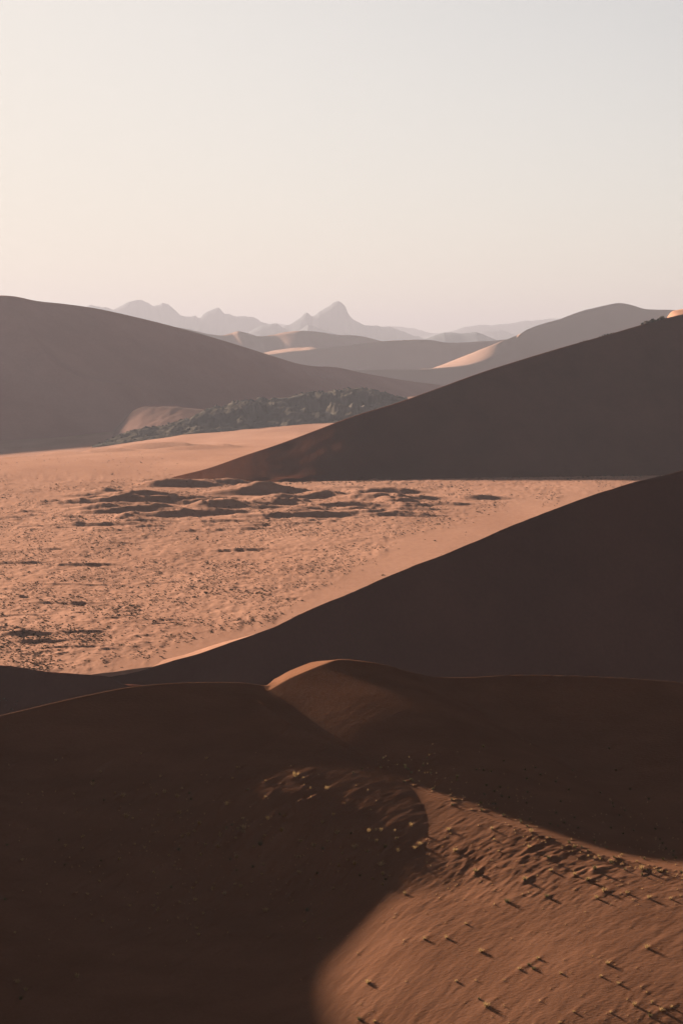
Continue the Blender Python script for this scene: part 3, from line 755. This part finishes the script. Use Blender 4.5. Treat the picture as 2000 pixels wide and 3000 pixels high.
def tuft_geo(rng, blades=70, spread=0.5, height=0.9):
    """unit clump of bent tapering blades: returns verts, quads"""
    v, f = [], []
    for _ in range(blades):
        a = rng.uniform(0, 2 * math.pi); r = 0.22 * math.sqrt(rng.random()); lean = rng.uniform(0.05, 1.0) ** 0.8
        h = height * rng.uniform(0.45, 1.0) * (1 - 0.35 * lean); out = spread * lean
        bx, by = r * math.cos(a), r * math.sin(a); dx, dy = math.cos(a + rng.uniform(-.6, .6)), math.sin(a + rng.uniform(-.6, .6))
        w = rng.uniform(0.012, 0.028); px_, py_ = -dy * w, dx * w
        k = len(v)
        v += [(bx - px_, by - py_, -0.06), (bx + px_, by + py_, -0.06),
              (bx + dx * out * 0.4 + px_ * .8, by + dy * out * 0.4 + py_ * .8, h * 0.62), (bx + dx * out * 0.4 - px_ * .8, by + dy * out * 0.4 - py_ * .8, h * 0.62),
              (bx + dx * out + px_ * .2, by + dy * out + py_ * .2, h), (bx + dx * out - px_ * .2, by + dy * out - py_ * .2, h)]
        f += [(k, k + 1, k + 2, k + 3), (k + 3, k + 2, k + 4, k + 5)]
    return np.array(v), np.array(f)
def shrub_geo(rng, n=22):
    """unit low bush: leafy flakes over a squat dome"""
    v, f = [], []
    for _ in range(n):
        a = rng.uniform(0, 6.283); el = rng.uniform(0.05, 1.4); r = rng.uniform(0.25, 0.5)
        c_ = np.array((r * math.cos(a) * math.cos(el), r * math.sin(a) * math.cos(el), 0.62 * r * math.sin(el) * 1.6))
        d1 = rng.normal(size=3); d1 /= np.linalg.norm(d1); d2 = np.cross(d1, rng.normal(size=3)); d2 /= np.linalg.norm(d2); s_ = rng.uniform(0.12, 0.22)
        k = len(v); v += [c_ - d1 * s_, c_ + d2 * s_ * .7, c_ + d1 * s_, c_ - d2 * s_ * .7]; f.append((k, k + 1, k + 2, k + 3))
    v = np.array(v); v[:, 2] = np.maximum(v[:, 2], -0.05)
    return v, np.array(f)
TG = [tuft_geo(np.random.default_rng(60 + i)) for i in range(7)]
TS = [tuft_geo(np.random.default_rng(80 + i), 18) for i in range(5)]
SG = [shrub_geo(np.random.default_rng(90 + i)) for i in range(7)]
def mk(name, geo, mat):
    me = raw_mesh(name, *geo, False); me.materials.append(mat); return me
TM = {k: [mk("grass_tuft", g, m) for g in TG] for k, m in (('straw', M_STRAW), ('green', M_GREEN))}
SM = [mk("desert_shrub", g, M_SHRUB) for g in SG]

def scatter_mesh(name, geos, items, mat, parent=None):
    """items: x, y, z, width, height, turn -> one mesh"""
    vs_, fs_, off = [], [], 0
    for i, (x, y, z, w, h, a) in enumerate(items):
        v, f = geos[i % len(geos)]
        ca_, sa_ = math.cos(a), math.sin(a)
        vs_.append(np.stack([(v[:, 0] * ca_ - v[:, 1] * sa_) * w + x, (v[:, 0] * sa_ + v[:, 1] * ca_) * w + y, v[:, 2] * h + z], -1)); fs_.append(f + off); off += len(v)
    return link(name, raw_mesh(name, np.concatenate(vs_), np.concatenate(fs_), False), mat, parent)

DARK = ["round dark-green tuft, the plumpest one on the sunlit slope below the ridge", "dark tuft with a long shadow near the top of the sunlit slope",
        "dark low tuft just below the plumpest green one", "dark tuft in the middle of the rough patch of the sunlit slope", "dark tuft among the streaks left of the rough patch"]
def tuft_spot(x, y, z, zn):
    px_, row_ = project(x, y, z)
    if zn == 'lit':
        if row_ < ridge_row(px_) + 22: return "along the sunlit ridge line", "straw grass tuft along the sunlit edge of the snaking ridge"
        if row_ < 2650: return "rough upper slope", "straw grass tuft in the rough upper part of the sunlit slope"
        if row_ < 2850: return "smooth middle slope", "straw grass tuft on the smooth middle of the sunlit slope"
        return "bottom slope", "straw grass tuft near the bottom edge of the sunlit slope"
    if zn == 'shade':
        if px_ > 1000: return "beside the shadow edge", "grass tuft in the shade just beside the sunlit slope"
        if row_ < 2420: return "upper shaded slope", "grass tuft on the upper part of the big shaded slope"
        return "lower shaded slope", "grass tuft on the lower part of the big shaded slope"
    if px_ < 1350: return "narrow end of the hollow", "grass tuft in the narrow gully below the little lit peak"
    if row_ < 2260: return "back of the hollow", "grass tuft high on the far side of the dark hollow"
    if px_ > 1700: return "wide end of the hollow", "grass tuft at the wide right end of the dark hollow"
    return "middle of the hollow", "grass tuft in the middle of the dark hollow behind the ridge"
seen_spots = set()
order = sorted(range(len(tufts)), key=lambda i: -(tufts[i][2] + (10 if tufts[i][3] in ('big', 'dark') else 0)))
rest = []
nd = 0
for rank, i in enumerate(order):
    x, y, s_, zn = tufts[i]
    z = float(fore_z(np.array(x), np.array(y), GZ))
    if rank >= 300:
        rest.append((x, y, z, s_ * 0.9, s_ * 0.8, rt.uniform(0, 6.28))); continue
    green = zn in ('dark', 'hollow') or (zn in ('lit', 'shade') and rt.random() < 0.22)  # hollow tufts all take the darker green, shade put into their colour
    o = link("grass_tuft", rt.choice(TM['green' if green else 'straw']))
    o.location = (x, y, z); wd = s_ * rt.uniform(0.85, 1.15); o.scale = (wd, wd, s_ * rt.uniform(0.65, 0.95)); o.rotation_euler = (0, 0, rt.uniform(0, 6.28))
    if zn == 'big': tag(o, "largest straw-coloured grass tuft, alone on the bare shaded slope", "grass tuft", "grass tufts on the foreground dune")
    elif zn == 'dark': tag(o, DARK[nd], "grass tuft", "grass tufts on the foreground dune"); nd += 1
    else:
        key, text = tuft_spot(x, y, z, zn)
        if key not in seen_spots: seen_spots.add(key); text = "the largest " + text
        else: text = "smaller " + text
        tag(o, text, "grass tuft", "grass tufts, " + key)
tag(scatter_mesh("small_grass", TS, rest, M_STRAW), "tiny sprigs of dry grass sprinkled over the foreground dune", "grass", kind='stuff')

# shrubs of the valley floor
rs = random.Random(99)
cand = []
while len(cand) < 13000:
    row = 1366 + (1975 - 1366) * rs.random() ** 0.9
    px_ = rs.uniform(-60, 1950)
    bz = float(smooth_zone(np.array(px_), np.array(row)))
    if rs.random() < bz * 0.985: continue
    if row < 1400 and px_ > 520: continue
    dens = 0.42 + 0.75 * float(vnoise(np.array(px_ / 90), np.array(row / 22))) + 0.25 * float(vnoise(np.array(px_ / 30), np.array(row / 9)))
    if rs.random() > max(dens, 0.06): continue
    y = CAM_Z * F_PX / (row - 1000.0) if row > 1403 else 1160 + (1403 - row) * 14
    x = (px_ - 1000) / F_PX * y
    w = rs.uniform(0.28, 0.85) * (1.0 if row > 1560 else 1.2)
    if rs.random() < 0.06: w *= rs.uniform(1.4, 2.2)
    cand.append((x, y, w))
xs = np.array([a[0] for a in cand]); ys = np.array([a[1] for a in cand]); zs = floor_z(xs, ys)
edge = []                                                  # scrub along the foot of the middle dune and on the low shaded arm
for _ in range(520):
    g_ = G_FOOT[rs.randrange(40, 250)]; dy = rs.gauss(-3, 9)
    edge.append((g_[0] + rs.uniform(-3, 3), g_[1] + dy, max(0.0, dy) * 0.10 - 0.1, rs.uniform(0.6, 1.9)))
for _ in range(150):
    i = rs.randrange(60, 125); t_ = rs.uniform(0.02, 0.45); p = ARM_A[i] * (1 - t_) + ARM_B[i] * t_
    edge.append((p[0], p[1], p[2], rs.uniform(0.35, 1.1)))
size = np.array([a[2] for a in cand])
rank = np.argsort(-(size / ys))
seen_shrubs = set()
items = [(x, y, z, w, w * 0.6, rs.uniform(0, 6.28)) for x, y, z, w in edge]
for k_, i in enumerate(rank):
    w = size[i]; h = w * rs.uniform(0.5, 0.8)
    if k_ < 300:
        o = link("desert_shrub", rs.choice(SM)); o.location = (xs[i], ys[i], zs[i]); o.scale = (w, w, h); o.rotation_euler = (0, 0, rs.uniform(0, 6.28))
        qx, qr = project(xs[i], ys[i], zs[i])
        where = ("near the dark ridge at the left edge" if qr > 1850 and qx < 330 else "close to the bare sand strip of the near dune" if qr > 1700 and qx >= 330 else
                 "on the near left of the sunlit flats" if qr > 1700 else "on the middle of the sunlit flats" if qr > 1560 else "among the low hummocks of the valley" if qx < 1000 else "toward the far right corner of the valley")
        if where not in seen_shrubs: seen_shrubs.add(where); text = "the largest dark shrub " + where
        else: text = "smaller dark shrub " + where
        tag(o, text, "shrub", "valley shrubs " + where)
    else: items.append((xs[i], ys[i], zs[i] - 0.02, w, h, rs.uniform(0, 6.28)))
tag(scatter_mesh("valley_scrub", SG, items, M_SHRUB), "countless small dark shrubs dotting the sunlit valley", "scrub", kind='stuff')

# ------------------------------------------------------------------ haze
HX, HY0, HY1, HZ0, HZ1 = 24500.0, -1200.0, 43000.0, FAR_Z - 4.0, 560.0
hv = [(x, y, z) for z in (HZ0, HZ1) for y in (HY0, HY1) for x in (-HX, HX)]
hf = [(0, 2, 3, 1), (4, 5, 7, 6), (0, 1, 5, 4), (2, 6, 7, 3), (0, 4, 6, 2), (1, 3, 7, 5)]
hz = raw_mesh("haze", hv, hf, False)
hm = bpy.data.materials.new("haze"); hm.use_nodes = True
hn = hm.node_tree.nodes; hn.remove(hn['Principled BSDF'])
pv = hn.new('ShaderNodeVolumePrincipled')
pv.inputs['Color'].default_value = (*HAZE_COLOR, 1); pv.inputs['Density'].default_value = HAZE_DENSITY; pv.inputs['Anisotropy'].default_value = HAZE_ANISO
hm.node_tree.links.new(pv.outputs[0], hn['Material Output'].inputs['Volume'])
tag(link("haze", hz, hm), "thin dusty haze filling the air over the desert", "haze", kind='stuff')
